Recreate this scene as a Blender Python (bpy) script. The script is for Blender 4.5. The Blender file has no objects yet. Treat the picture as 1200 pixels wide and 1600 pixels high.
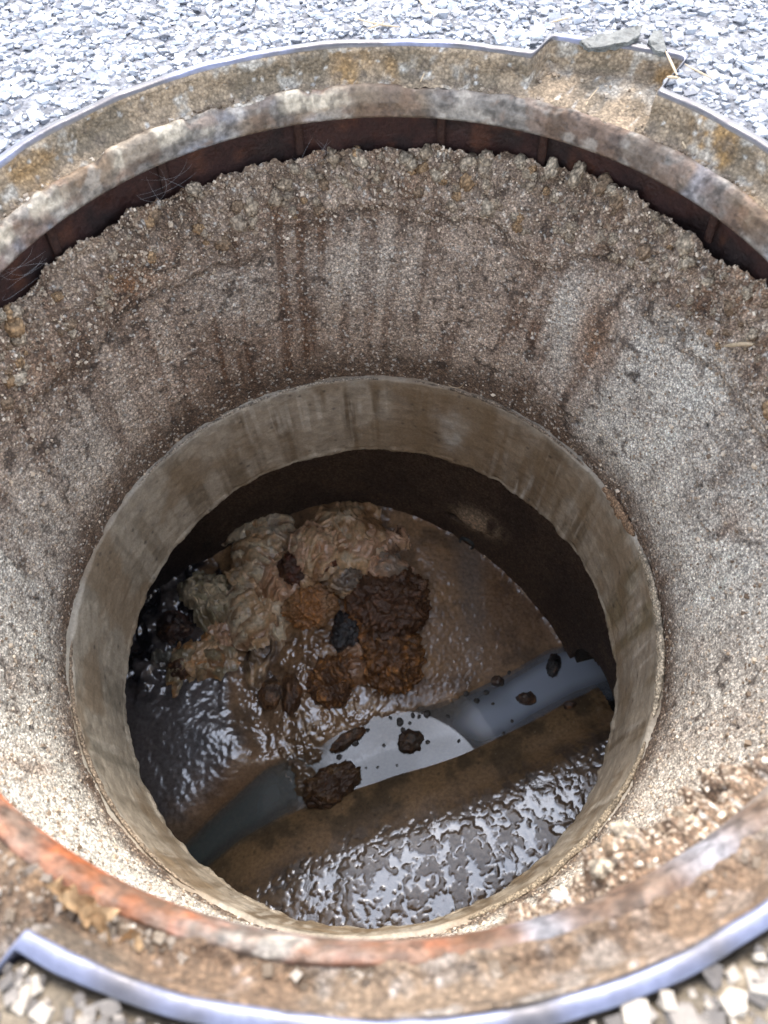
import bpy, bmesh, math, random
import numpy as np
from math import pi, radians as rad
random.seed(5)
rng = np.random.default_rng(11)
S = bpy.context.scene
COL = S.collection

# ------------------------------------------------------------------ camera
TILT, ROLL, FPX, CAM = rad(30.0), rad(-2.5), 1120.0, np.array([0, -.30, .32])
FWD = np.array([0, math.sin(TILT), -math.cos(TILT)])
UP0 = np.array([0, math.cos(TILT), math.sin(TILT)])
RT = math.cos(ROLL)*np.array([1., 0, 0]) + math.sin(ROLL)*UP0
UP = -math.sin(ROLL)*np.array([1., 0, 0]) + math.cos(ROLL)*UP0
from mathutils import Matrix, Vector
cd = bpy.data.cameras.new('camera'); cam = bpy.data.objects.new('camera', cd); COL.objects.link(cam)
cam.matrix_world = Matrix(((RT[0], UP[0], -FWD[0], CAM[0]), (RT[1], UP[1], -FWD[1], CAM[1]),
                           (RT[2], UP[2], -FWD[2], CAM[2]), (0, 0, 0, 1)))
cd.sensor_fit = 'VERTICAL'; cd.sensor_height = 36; cd.lens = 36*FPX/1600
cd.clip_start = .01; cd.clip_end = 200
cd.dof.use_dof = True; cd.dof.focus_distance = .8; cd.dof.aperture_fstop = 7.5
S.camera = cam

# ------------------------------------------------------------------ light
SUN_EL, SUN_AZ = 50, 8           # azimuth measured from +y towards +x
w = bpy.data.worlds.new('World'); S.world = w; w.use_nodes = True
nt = w.node_tree; bg = nt.nodes['Background']
sky = nt.nodes.new('ShaderNodeTexSky'); sky.sky_type = 'NISHITA'; sky.sun_disc = False
sky.sun_elevation = rad(SUN_EL); sky.sun_rotation = rad(SUN_AZ)
sky.air_density = 1.0; sky.dust_density = 1.2; sky.ozone_density = 1.0
hs = nt.nodes.new('ShaderNodeHueSaturation'); hs.inputs['Saturation'].default_value = .48
nt.links.new(sky.outputs[0], hs.inputs['Color']); nt.links.new(hs.outputs[0], bg.inputs[0])
bg.inputs[1].default_value = .15
sd = bpy.data.lights.new('sun', 'SUN'); sd.energy = .8; sd.angle = rad(24); sd.color = (1, .93, .84)
so = bpy.data.objects.new('sun', sd); COL.objects.link(so)
dirv = Vector((math.sin(rad(SUN_AZ))*math.cos(rad(SUN_EL)), math.cos(rad(SUN_AZ))*math.cos(rad(SUN_EL)), math.sin(rad(SUN_EL))))
so.rotation_euler = dirv.to_track_quat('Z', 'Y').to_euler(); so.location = (0, 0, 3)
S.view_settings.view_transform = 'Standard'; S.view_settings.look = 'None'
S.view_settings.gamma = 1; S.view_settings.use_curve_mapping = False
S.view_settings.exposure = 2.35
S.render.engine = 'CYCLES'
S.cycles.max_bounces = 8; S.cycles.diffuse_bounces = 5

# ------------------------------------------------------------------ helpers
def ray(x, y):
    return FWD + (x-600)/FPX*RT + (800-y)/FPX*UP
def up(x, y, z):
    v = ray(x, y); return CAM + v*((z-CAM[2])/v[2])
def oncyl(x, y, R, c=(0, 0)):
    v = ray(x, y); a = v[0]**2+v[1]**2; ox, oy = CAM[0]-c[0], CAM[1]-c[1]
    b = 2*(ox*v[0]+oy*v[1]); k = (-b+math.sqrt(b*b-4*a*(ox*ox+oy*oy-R*R)))/2/a
    return CAM+v*k
def hsh(ix, iy, iz, s=0):
    h = (ix.astype(np.int64)*374761393 + iy.astype(np.int64)*668265263 + iz.astype(np.int64)*2147483647 + s*974711) & 0xffffffff
    h = ((h ^ (h >> 13))*1274126177) & 0xffffffff
    h = ((h ^ (h >> 16))*2246822519) & 0xffffffff
    return ((h ^ (h >> 15)) & 0xffffff)/float(0xffffff)
def vn(P, s=0):
    """value noise, -1..1"""
    P = np.asarray(P, float); f = np.floor(P); t = P-f; t = t*t*t*(t*(t*6-15)+10); i = f.astype(np.int64)
    r = 0
    for a in (0, 1):
        for b in (0, 1):
            for c in (0, 1):
                wt = (t[:, 0] if a else 1-t[:, 0])*(t[:, 1] if b else 1-t[:, 1])*(t[:, 2] if c else 1-t[:, 2])
                r = r+wt*hsh(i[:, 0]+a, i[:, 1]+b, i[:, 2]+c, s)
    return r*2-1
def fbm(P, f, o=4, s=0, g=.5):
    r = 0; a = 1; t = 0
    for k in range(o):
        r = r+a*vn(np.asarray(P)*f, s+k*17); t += a; a *= g; f *= 2.03
    return r/t
def ridge(P, f, o=3, s=0):
    r = 0; a = 1; t = 0
    for k in range(o):
        r = r+a*(1-np.abs(vn(np.asarray(P)*f, s+k*31))*2.0); t += a; a *= .5; f *= 2.1
    return r/t
def worley(P, s=0):
    """distance to nearest feature point and its cell hash"""
    P = np.asarray(P, float); i = np.floor(P).astype(np.int64); best = np.full(len(P), 9.); idh = np.zeros(len(P))
    for a in (-1, 0, 1):
        for b in (-1, 0, 1):
            for c in (-1, 0, 1):
                x, y, z = i[:, 0]+a, i[:, 1]+b, i[:, 2]+c
                q = np.stack([x+hsh(x, y, z, s), y+hsh(x, y, z, s+1), z+hsh(x, y, z, s+2)], 1)
                dd = ((P-q)**2).sum(1); m = dd < best; best[m] = dd[m]; idh[m] = hsh(x, y, z, s+3)[m]
    return np.sqrt(best), idh
def sst(a, b, x):
    t = np.clip((x-a)/(b-a), 0, 1); return t*t*(3-2*t)
def mix(A, B, t):
    A = np.asarray(A, float); B = np.asarray(B, float); t = np.asarray(t)[:, None]
    return A*(1-t)+B*t
def gauss(P, c, s):
    return np.exp(-(((P-np.asarray(c))/np.asarray(s))**2).sum(1))

def mesh_obj(name, V, Fq, mat, parent=None, smooth=True, col=None, aux=None):
    V = np.asarray(V, np.float32); Fq = np.asarray(Fq, np.int32); k = Fq.shape[1]
    me = bpy.data.meshes.new(name)
    me.vertices.add(len(V)); me.vertices.foreach_set('co', V.ravel())
    me.loops.add(Fq.size); me.loops.foreach_set('vertex_index', Fq.ravel())
    me.polygons.add(len(Fq)); me.polygons.foreach_set('loop_start', np.arange(0, Fq.size, k, dtype=np.int32))
    me.polygons.foreach_set('loop_total', np.full(len(Fq), k, np.int32))
    me.polygons.foreach_set('use_smooth', np.full(len(Fq), smooth, bool))
    if col is not None:
        a = me.color_attributes.new('tint', 'FLOAT_COLOR', 'POINT')
        c4 = np.ones((len(V), 4), np.float32); c4[:, :3] = np.clip(col, 0, 1); a.data.foreach_set('color', c4.ravel())
    if aux is not None:
        a = me.color_attributes.new('aux', 'FLOAT_COLOR', 'POINT')
        c4 = np.ones((len(V), 4), np.float32); c4[:, :aux.shape[1]] = aux; a.data.foreach_set('color', c4.ravel())
    me.update(calc_edges=True); me.validate()
    if mat: me.materials.append(mat)
    o = bpy.data.objects.new(name, me); COL.objects.link(o)
    if parent: o.parent = parent
    return o
def grid_faces(nu, nv, wrap=True):
    """nu around, nv along; vertex index = j*nu+i"""
    i = np.arange(nu if wrap else nu-1); j = np.arange(nv-1)
    I, J = np.meshgrid(i, j); I2 = (I+1) % nu
    return np.stack([J*nu+I, J*nu+I2, (J+1)*nu+I2, (J+1)*nu+I], -1).reshape(-1, 4)
def tag(o, label=None, cat=None, group=None, kind=None):
    if label: o['label'] = label
    if cat: o['category'] = cat
    if group: o['group'] = group
    if kind: o['kind'] = kind
    return o
def empty(name, loc=(0, 0, 0)):
    o = bpy.data.objects.new(name, None); o.empty_display_size = .05; COL.objects.link(o); o.location = loc
    bpy.context.view_layer.update(); return o

# ------------------------------------------------------------------ materials
def material(name, rough=.85, base=None, grain=0., gscale=400., bump=.3, bscale=500., metal=0., coat=0., coat_ior=1.5,
             coat_rough=.08, spec=.5, attr=True, worl=0., wscale=300., rough_var=0., island=None, bdist=.001, bdetail=5, wetaux=False, crev=0.):
    m = bpy.data.materials.new(name); m.use_nodes = True; n = m.node_tree.nodes; L = m.node_tree.links
    b = n['Principled BSDF']; tc = n.new('ShaderNodeTexCoord')
    b.inputs['Roughness'].default_value = rough; b.inputs['Metallic'].default_value = metal
    b.inputs['Specular IOR Level'].default_value = spec
    if attr:
        a = n.new('ShaderNodeVertexColor'); a.layer_name = 'tint'; c = a.outputs[0]
    else:
        a = n.new('ShaderNodeRGB'); a.outputs[0].default_value = (*base, 1); c = a.outputs[0]
    if island:
        g = n.new('ShaderNodeNewGeometry'); r = n.new('ShaderNodeValToRGB'); L.new(g.outputs['Random Per Island'], r.inputs[0])
        e = r.color_ramp.elements
        e[0].position, e[0].color = island[0][0], (*island[0][1], 1); e[1].position, e[1].color = island[-1][0], (*island[-1][1], 1)
        for p, cc in island[1:-1]:
            q = e.new(p); q.color = (*cc, 1)
        if attr:
            mm = n.new('ShaderNodeMix'); mm.data_type = 'RGBA'; mm.blend_type = 'MULTIPLY'; mm.inputs[0].default_value = 1
            L.new(c, mm.inputs[6]); L.new(r.outputs[0], mm.inputs[7]); c = mm.outputs[2]
        else:
            c = r.outputs[0]
    if grain:
        t = n.new('ShaderNodeTexNoise'); t.inputs['Scale'].default_value = gscale; t.inputs['Detail'].default_value = 6; t.inputs['Roughness'].default_value = .65
        L.new(tc.outputs['Object'], t.inputs['Vector'])
        mr = n.new('ShaderNodeMapRange'); mr.inputs[1].default_value = .3; mr.inputs[2].default_value = .7
        mr.inputs[3].default_value = 1-grain; mr.inputs[4].default_value = 1+grain
        L.new(t.outputs[0], mr.inputs[0])
        mu = n.new('ShaderNodeVectorMath'); mu.operation = 'MULTIPLY'
        L.new(c, mu.inputs[0]); L.new(mr.outputs[0], mu.inputs[1]); c = mu.outputs[0]
    h = None
    if worl:
        vz = n.new('ShaderNodeTexVoronoi'); vz.inputs['Scale'].default_value = wscale; vz.inputs['Randomness'].default_value = 1
        L.new(tc.outputs['Object'], vz.inputs['Vector'])
        if crev:  # crevice dirt plus shade painted between grains, where bump shades little
            cr = n.new('ShaderNodeMapRange'); cr.inputs[1].default_value = .25; cr.inputs[2].default_value = .72; cr.inputs[3].default_value = 1.12; cr.inputs[4].default_value = 1-crev
            L.new(vz.outputs['Distance'], cr.inputs[0]); mc = n.new('ShaderNodeVectorMath'); mc.operation = 'MULTIPLY'
            L.new(c, mc.inputs[0]); L.new(cr.outputs[0], mc.inputs[1]); c = mc.outputs[0]
        mr = n.new('ShaderNodeMapRange'); mr.inputs[3].default_value = 1-worl; mr.inputs[4].default_value = 1+worl
        sx = n.new('ShaderNodeSeparateColor'); L.new(vz.outputs['Color'], sx.inputs[0]); L.new(sx.outputs[0], mr.inputs[0])
        mu = n.new('ShaderNodeVectorMath'); mu.operation = 'MULTIPLY'
        L.new(c, mu.inputs[0]); L.new(mr.outputs[0], mu.inputs[1]); c = mu.outputs[0]
        bp0 = n.new('ShaderNodeBump'); bp0.inputs['Strength'].default_value = min(1, worl*2); bp0.inputs['Distance'].default_value = .0012; bp0.invert = True
        L.new(vz.outputs['Distance'], bp0.inputs['Height']); h = bp0.outputs[0]
    L.new(c, b.inputs['Base Color'])
    if bump:
        t = n.new('ShaderNodeTexNoise'); t.inputs['Scale'].default_value = bscale; t.inputs['Detail'].default_value = bdetail
        L.new(tc.outputs['Object'], t.inputs['Vector'])
        bp = n.new('ShaderNodeBump'); bp.inputs['Strength'].default_value = bump; bp.inputs['Distance'].default_value = bdist
        L.new(t.outputs[0], bp.inputs['Height'])
        if h: L.new(h, bp.inputs['Normal'])
        h = bp.outputs[0]
    if h: L.new(h, b.inputs['Normal'])
    if coat:
        b.inputs['Coat Weight'].default_value = coat; b.inputs['Coat IOR'].default_value = coat_ior
        b.inputs['Coat Roughness'].default_value = coat_rough
        if h: L.new(h, b.inputs['Coat Normal'])
        if wetaux:
            a2 = n.new('ShaderNodeVertexColor'); a2.layer_name = 'aux'; s2 = n.new('ShaderNodeSeparateColor')
            L.new(a2.outputs[0], s2.inputs[0]); L.new(s2.outputs[0], b.inputs['Coat Weight'])
            L.new(s2.outputs[1], b.inputs['Coat Roughness'])
    if rough_var:
        t = n.new('ShaderNodeTexNoise'); t.inputs['Scale'].default_value = 60; t.inputs['Detail'].default_value = 4
        L.new(tc.outputs['Object'], t.inputs['Vector'])
        mr = n.new('ShaderNodeMapRange'); mr.inputs[1].default_value = .35; mr.inputs[2].default_value = .65
        mr.inputs[3].default_value = max(.03, rough-rough_var); mr.inputs[4].default_value = min(1, rough+rough_var)
        L.new(t.outputs[0], mr.inputs[0]); L.new(mr.outputs[0], b.inputs['Roughness'])
    return m
M_conc = material('rough_concrete', .8, grain=.42, gscale=420, worl=.42, crev=.42, wscale=520, bump=1., bscale=900, bdist=.0012, spec=.6)
M_neck = material('smooth_concrete', .6, grain=.2, gscale=350, bump=.35, bscale=700, bdist=.0006, spec=.5)
M_lump = material('mortar_crumb', .85, grain=.4, gscale=400, worl=.4, crev=.4, wscale=480, bump=.8, bscale=800, bdist=.0015)
M_grit = material('grit_grain', .7, island=[(0, (.35, .28, .22)), (.4, (.8, .7, .6)), (.8, (1.2, 1.1, 1.0)), (1, (1.9, 1.85, 1.75))], bump=0)
M_iron = material('rusty_iron', .7, grain=.35, gscale=260, bump=.8, bscale=300, bdist=.0015, rough_var=.2)
M_rim = material('worn_metal_rim', .42, grain=.15, gscale=200, bump=.25, bscale=500, bdist=.0006, metal=.55, rough_var=.12)
M_dirt = material('caked_dirt', .9, grain=.4, gscale=330, bump=.9, bscale=420, bdist=.0018, worl=.3, crev=.2, wscale=420)
M_binder = material('asphalt_binder', .8, grain=.5, gscale=220, bump=.9, bscale=260, bdist=.003, worl=.45, wscale=120)
M_chip = material('asphalt_chip', .65, grain=.22, gscale=500, bump=.5, bscale=500, bdist=.001,
                  island=[(0, (.14, .14, .155)), (.25, (.26, .265, .285)), (.55, (.40, .405, .43)), (.82, (.52, .525, .54)), (1, (.80, .80, .80))])
M_cham = material('damp_chamber_concrete', .7, grain=.35, gscale=200, bump=.8, bscale=350, bdist=.002, spec=.5, worl=.4, crev=.25, wscale=300)
M_floor = material('wet_sludge_concrete', .5, grain=.35, gscale=160, bump=.25, bscale=420, bdist=.0006, coat=1, coat_ior=2.5, coat_rough=.08, wetaux=True)
M_rag = material('soaked_rag', .45, grain=.35, gscale=120, bump=.7, bscale=110, bdist=.004, bdetail=3, coat=.8, coat_ior=1.7, coat_rough=.08)
M_fat = material('wet_lump', .42, grain=.5, gscale=220, bump=.9, bscale=300, bdist=.003, coat=.6, coat_ior=1.6, coat_rough=.1)
M_straw = material('dry_straw', .7, attr=False, base=(.55, .42, .27), grain=.3, gscale=300, bump=.3)
M_leaf = material('dry_leaf', .75, attr=False, base=(.46, .31, .17), grain=.4, gscale=200, bump=.5, bscale=200)
M_bitumen = material('bitumen', .6, attr=False, base=(.1, .1, .09), grain=.6, gscale=150, bump=.8, bscale=220, bdist=.002)
M_web = material('cobweb', .6, attr=False, base=(.35, .35, .36), bump=0)
M_stone = material('pebble', .5, grain=.2, gscale=260, bump=.3, bscale=300)

# ------------------------------------------------------------------ notch-aware rim radius
def rim_extra(th):
    th = (np.degrees(th)+180) % 360-180
    e = np.zeros_like(th)
    # pick-up notches, one beside the upper right, one opposite
    a = sst(66, 64.5, th)*sst(47.5, 48.5, th); e += a*(.032+.022*np.clip((65-th)/16, 0, 1))
    b = sst(-116.2, -117.4, th)*sst(-134, -133, th); e += b*.045
    return e
SC = np.array([-.025, -.002])          # centre of lower shaft
CC = np.array([-.113, -.052])          # centre of the chamber

# ================================================================== STRUCTURE
# road surface
NU = 720
th = np.arange(NU)*2*pi/NU
rr = np.concatenate([[0, .002, .006], np.geomspace(.012, .6, 70), [1, 2, 5, 12, 30, 60]])
TH, K = np.meshgrid(th, rr)
Rg = .3385+rim_extra(TH)*np.exp(-np.maximum(0, K)/.12)+K
X, Y = Rg*np.cos(TH), Rg*np.sin(TH); P = np.stack([X.ravel(), Y.ravel(), np.zeros(X.size)], 1)
Z = -.0015+.0016*fbm(P, 60, 3, 3)
Z[:NU] = -.02; Z[NU:2*NU] = -.006
P[:, 2] = Z
def sandy(P): return sst(.05, -.30, P[:, 1]+.06*fbm(P, 9, 3, 2))
road = mesh_obj('road_surface', P, grid_faces(NU, len(rr)), M_binder, None, True, mix(np.tile([.21, .21, .225], (len(P), 1)), [.22, .175, .12], sandy(P))); tag(road, kind='structure')

# stone chips bedded in the road
def ico(sub):
    bm = bmesh.new(); bmesh.ops.create_icosphere(bm, subdivisions=sub, radius=1)
    V = np.array([v.co[:] for v in bm.verts]); Fc = np.array([[v.index for v in f.verts] for f in bm.faces]); bm.free(); return V, Fc
ICO1, F1 = ico(1); ICO2, F2 = ico(2); ICO3, F3 = ico(3)
CUBE = np.array([(x, y, z) for x in (-1, 1) for y in (-1, 1) for z in (-1, 1)], float)*.68
CF = np.array([(0, 1, 3), (0, 3, 2), (4, 6, 7), (4, 7, 5), (0, 4, 5), (0, 5, 1), (2, 3, 7), (2, 7, 6), (0, 2, 6), (0, 6, 4), (1, 5, 7), (1, 7, 3)])
def scatter_mesh(name, pos, size, mat, flat=(.45, .8), jag=.28, parent=None, nrm=None, tint=None, kind='stuff'):
    n = len(pos); V0 = CUBE
    jit = 1+jag*1.3*(rng.random((n, len(V0), 3))*2-1)
    sc = np.stack([rng.uniform(.75, 1.25, n), rng.uniform(.6, 1.1, n), rng.uniform(*flat, n)], 1)*size[:, None]
    v = V0[None]*jit*sc[:, None, :]
    # random rotation about z and small tilt
    a = rng.random(n)*2*pi; b = rng.normal(0, .3, n)
    ca, sa = np.cos(a)[:, None], np.sin(a)[:, None]; cb, sb = np.cos(b)[:, None], np.sin(b)[:, None]
    x, y, z = v[..., 0], v[..., 1], v[..., 2]
    y, z = y*cb-z*sb, y*sb+z*cb
    x, y = x*ca-y*sa, x*sa+y*ca
    v = np.stack([x, y, z], -1)
    if nrm is not None:
        nz = nrm/np.linalg.norm(nrm, axis=1, keepdims=True)
        t1 = np.cross(nz, [0, 0, 1.0001]); t1 /= np.linalg.norm(t1, axis=1, keepdims=True)+1e-9; t2 = np.cross(nz, t1)
        v = v[..., :1]*t1[:, None]+v[..., 1:2]*t2[:, None]+v[..., 2:]*nz[:, None]
    v = v+pos[:, None]
    Fc = (CF[None]+np.arange(n)[:, None, None]*len(V0)).reshape(-1, 3)
    col = None if tint is None else np.repeat(tint, len(V0), 0)
    o = mesh_obj(name, v.reshape(-1, 3), Fc, mat, parent, False, col)
    if kind: tag(o, kind=kind)
    return o
n = 72000
r_ = np.sqrt(rng.uniform(.335**2, .75**2, n)); t_ = rng.random(n)*2*pi
keep = r_ > .3405+rim_extra(t_)
keep &= (r_ < .72) | (rng.random(n) < .6)
r_, t_ = r_[keep], t_[keep]; n = len(r_)
size = np.clip(rng.lognormal(math.log(.0023), .5, n), .0010, .0058)
pos = np.stack([r_*np.cos(t_), r_*np.sin(t_), -.0012+size*.10+rng.normal(0, .0005, n)], 1)
chips = scatter_mesh('road_chippings', pos, size, M_chip, flat=(.32, .5), tint=mix(np.tile([.96, .98, 1.], (n, 1)), [.62, .52, .40], sandy(pos)*.95)); 
tag(chips, 'pale grey and white stone chippings bedded in the road around the manhole', 'gravel')

# ------------------------------------------------------------------ shaft
shaft = empty('concrete_shaft', (SC[0], SC[1], -.53))
tag(shaft, 'round concrete manhole shaft with rough stained walls narrowing to a smooth neck', 'shaft')
def at_parent(o, par):
    o.parent = par; o.matrix_parent_inverse = par.matrix_world.inverted(); return o
Z0, Z1 = -.100, -.384
nu, nv = 1700, 250
th = np.arange(nu)*2*pi/nu; s = np.linspace(0, 1, nv)
TH, SS = np.meshgrid(th, s); TH, SS = TH.ravel(), SS.ravel()
zz = Z0+(Z1-Z0)*SS
cx = SC[0]*sst(0, 1, SS); cy = SC[1]*sst(0, 1, SS)
R0 = .3455+(.3095-.3455)*sst(-.1, 1.05, SS)
thd = (np.degrees(TH)+180) % 360-180
Pc = np.stack([R0*np.cos(TH)+cx, R0*np.sin(TH)+cy, zz], 1)
W1, H1 = worley(Pc*300, 1); W2, H2 = worley(Pc*85, 9); W3, H3 = worley(Pc*420, 19)
top = sst(.26, .0, SS+.09*fbm(Pc, 14, 3, 5))              # crumbly band
low = sst(.8, 1, SS)
d_in = (.0022*(.55-W1)+.0010*(.5-W3)+.0034*fbm(Pc, 34, 5, 2, .6)+.003*fbm(Pc, 9, 2, 22))*(1-.35*low)
led = sst(.30, .22, SS+.16*fbm(Pc, 17, 4, 211)); d_in += led*.006
d_in += top*(.014*(.5-W2)+.010*fbm(Pc, 26, 4, 7)+.004+.006*(.5-worley(Pc*150, 55)[0]))
# slumped mortar bulging inwards at lower right
bul = np.exp(-((thd+62)/24)**2)*sst(.5, .05, SS)
d_in += bul*sst(-.0, .07, SS)*(.042+.012*fbm(Pc, 24, 3, 33)+.008*(.5-W2))
bl2 = np.exp(-((thd-2)/16)**2)*sst(.42, .08, SS)
d_in += bl2*(.012+.012*fbm(Pc, 24, 3, 39))
# pits
pit = sst(.13, .0, worley(Pc*28, 77)[0]); d_in -= .004*pit
lowe = sst(.965, 1, SS); d_in = d_in+lowe*.003*fbm(Pc, 45, 4, 71)
Rf = R0-d_in
zr = zz+top*.004*fbm(Pc, 60, 3, 8)-lowe*(.0035*np.clip(fbm(Pc, 30, 4, 72)+.15, 0, 1)*2+.0008)
edge = sst(.14, 0, SS)*(1-np.exp(-((thd+60)/26)**2)); zr += edge*(.008+.020*fbm(Pc, 17, 4, 44)+.014*(.5-W2))+sst(.42, 0, SS)*np.exp(-((thd+60)/28)**2)*.060*sst(-1, 0, -SS)
V = np.stack([Rf*np.cos(TH)+cx, Rf*np.sin(TH)+cy, zr], 1)
# colour: own stains, deposits and grain, plus painted shade under the ledge
base = np.tile([.60, .465, .35], (len(V), 1))
def wp(x, y): return oncyl(x, y, .33, SC)
nz_ = fbm(Pc, 13, 4, 301)
pale_r = np.exp(-((thd+2)/30)**2)*sst(.16, .42, SS+.12*nz_)+.95*np.exp(-((thd-30)/11)**2)*sst(.12, .34, SS+.1*nz_)
pale_l = np.clip(np.exp(-((((thd+360) % 360)-196)/32)**2)*sst(.25, .6, SS+.15*nz_), 0, 1)
pale = np.clip(pale_r+pale_l+.9*gauss(Pc, wp(885, 500), (.018, .03, .085))+1.2*np.exp(-((thd+130)/45)**2)*sst(-.1, .4, SS)+.9*np.exp(-((thd+80)/40)**2)
       + .45*gauss(Pc, wp(560, 420), (.07, .05, .05))+.5*gauss(Pc, wp(360, 450), (.05, .05, .05))+.4*gauss(Pc, wp(130, 680), (.05, .06, .05)), 0, 1)
pale = pale*sst(.10, .3, SS+.08*fbm(Pc, 30, 3, 4))*sst(1.04, .84, SS+.06*fbm(Pc, 40, 3, 6))
pale *= sst(-.75, .1, fbm(Pc, 22, 4, 12)+.25)
base = mix(base, [.92, .85, .72], pale)
strk = fbm(np.stack([thd*.5, zz*5, zz*0], 1), 1, 4, 50)+.12
br = np.clip(sst(.05, .5, strk)*.55+.6*sst(.0, .5, fbm(Pc, 11, 4, 61)), 0, 1)*(1-.75*pale)
base = mix(base, [.19, .098, .05], br)
dks = np.clip(.9*gauss(Pc, wp(120, 520), (.05, .05, .04))+.9*gauss(Pc, wp(250, 350), (.04, .04, .03))+.8*gauss(Pc, wp(860, 330), (.05, .04, .025))+.7*gauss(Pc, wp(60, 680), (.04, .05, .05))+.8*gauss(Pc, wp(1130, 700), (.03, .03, .09))+.6*gauss(Pc, wp(650, 560), (.12, .06, .02))+.7*gauss(Pc, wp(1000, 780), (.03, .05, .04)), 0, 1)
base = mix(base, [.14, .078, .042], dks*.95*sst(-.4, .1, fbm(Pc, 24, 4, 140)))
rust = 1.0*gauss(Pc, wp(930, 520), (.02, .03, .05))+.7*gauss(Pc, wp(205, 430), (.035, .035, .02))+.7*gauss(Pc, wp(590, 270), (.012, .012, .02))+.7*gauss(Pc, wp(30, 560), (.03, .03, .04))+.6*top*sst(.1, .5, fbm(Pc, 22, 3, 81))
base = mix(base, [.36, .165, .06], np.clip(rust, 0, 1)*.75)
ug = sst(.05, .0, np.abs(SS+.16*fbm(Pc, 17, 4, 211)-.285)); base = mix(base, [.13, .08, .05], ug*.55)  # brown line painted as shade along the underside of the ledge
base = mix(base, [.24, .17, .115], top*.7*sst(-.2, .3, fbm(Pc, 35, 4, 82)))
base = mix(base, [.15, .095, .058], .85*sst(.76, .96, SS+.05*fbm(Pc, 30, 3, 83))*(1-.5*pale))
base = mix(base, [.25, .15, .08], .8*bul)
wc_, _ = worley(Pc*[75, 75, 75]+.6*np.stack([fbm(Pc, 60, 2, 801), fbm(Pc, 60, 2, 802), fbm(Pc, 60, 2, 803)], 1), 805)
base = mix(base, [.07, .045, .03], sst(.62, .82, wc_)*.75*sst(-.1, .25, fbm(Pc, 15, 3, 807)+.15*(1-pale)))
base = mix(base, [.06, .05, .04], sst(.52, .95, W1)*.55+pit*.7)
base = mix(base, [.15, .09, .055], (SS < .99)*.35*sst(-.1, .4, fbm(Pc, 45, 3, 191))*(1-.6*pale)); base *= (.8+.4*H1)[:, None]
sp = sst(.93, .95, H3); base = mix(base, [.88, .84, .74], sp*.6)
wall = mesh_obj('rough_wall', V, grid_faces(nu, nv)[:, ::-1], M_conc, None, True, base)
at_parent(wall, shaft)
wallNU = nu; wallV, wallN = V, np.stack([-np.cos(TH), -np.sin(TH), np.zeros(len(TH))], 1)

# smooth neck
nu, nv = 1100, 110
th = np.arange(nu)*2*pi/nu
prof = [(.345, -.3835), (.309, -.3842), (.3055, -.3855)]+[(.3045-(.0045)*k/92, -.387-(.143)*k/92) for k in range(93)]+[(.299, -.5325), (.301, -.5345), (.33, -.536), (.4, -.537), (.52, -.538), (.62, -.538)]
pr = np.array(prof); nv = len(pr)
TH, J = np.meshgrid(th, np.arange(nv)); TH, J = TH.ravel(), J.ravel(); thd = (np.degrees(TH)+180) % 360-180
Rn, zn = pr[J, 0], pr[J, 1]
Pn = np.stack([Rn*np.cos(TH)+SC[0], Rn*np.sin(TH)+SC[1], zn], 1)
vert = (J >= 3) & (J <= 96)
Rn = Rn-(.0018*fbm(Pn, 28, 3, 3)+.0008*fbm(Pn, 150, 3, 4))*vert-.0045*np.clip(fbm(Pn, 55, 4, 14), -.5, .6)*((J > 92) & (J < 98))
zn = zn+.0015*fbm(Pn, 55, 3, 15)*((J > 92) & (J < 98))
V = np.stack([Rn*np.cos(TH)+SC[0], Rn*np.sin(TH)+SC[1], zn], 1)
t = np.clip((-.387-zn)/.145, 0, 1)
base = np.tile([.36, .30, .225], (len(V), 1))
strk = fbm(np.stack([thd*.28, zn*6, zn*0], 1), 1, 4, 90); st2 = fbm(np.stack([thd*.8, zn*9, zn*0], 1), 1, 3, 95)
base = mix(base, [.15, .105, .06], sst(-.1, .45, strk+.25*fbm(Pn, 40, 4, 99))*.8)
base = mix(base, [.55, .49, .40], sst(.08, .4, st2)*.6*sst(-.2, .3, fbm(Pn, 18, 3, 97)))
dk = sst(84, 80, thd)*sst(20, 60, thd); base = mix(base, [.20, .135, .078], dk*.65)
base = mix(base, [.55, .52, .46], .8*np.exp(-((thd-66+4*fbm(Pn, 30, 2, 105))/3.2)**2)*sst(.2, .4, t)*sst(.95, .7, t)+.5*np.exp(-((thd-45)/7)**2)*sst(.3, .9, t)*sst(-.1, .4, st2))
base = mix(base, [.22, .18, .10], .5*np.exp(-((thd+2)/18)**2)*sst(-.3, .3, strk))
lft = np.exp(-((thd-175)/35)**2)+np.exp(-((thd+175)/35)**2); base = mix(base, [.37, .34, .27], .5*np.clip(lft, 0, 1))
base = mix(base, [.22, .2, .155], .7*sst(-.1, .3, strk)*np.exp(-((thd+160)/14)**2))
base = mix(base, [.40, .36, .29], .5*sst(.1, .0, t+.05*st2)); base = mix(base, [.5, .45, .36], .55*sst(.955, .99, t)*sst(-.2, .3, fbm(Pn, 40, 3, 98)))
base *= (1+.35*fbm(Pn, 90, 4, 811))[:, None]; base = mix(base, [.24, .17, .10], .6*sst(.0, .35, fbm(Pn, 16, 4, 812)))
pit = sst(.16, .05, worley(Pn*45, 88)[0]); base = mix(base, [.05, .04, .035], pit*.7)
neck = mesh_obj('neck_ring', V, grid_faces(nu, nv)[:, ::-1], M_neck, None, True, base); at_parent(neck, shaft)
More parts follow.
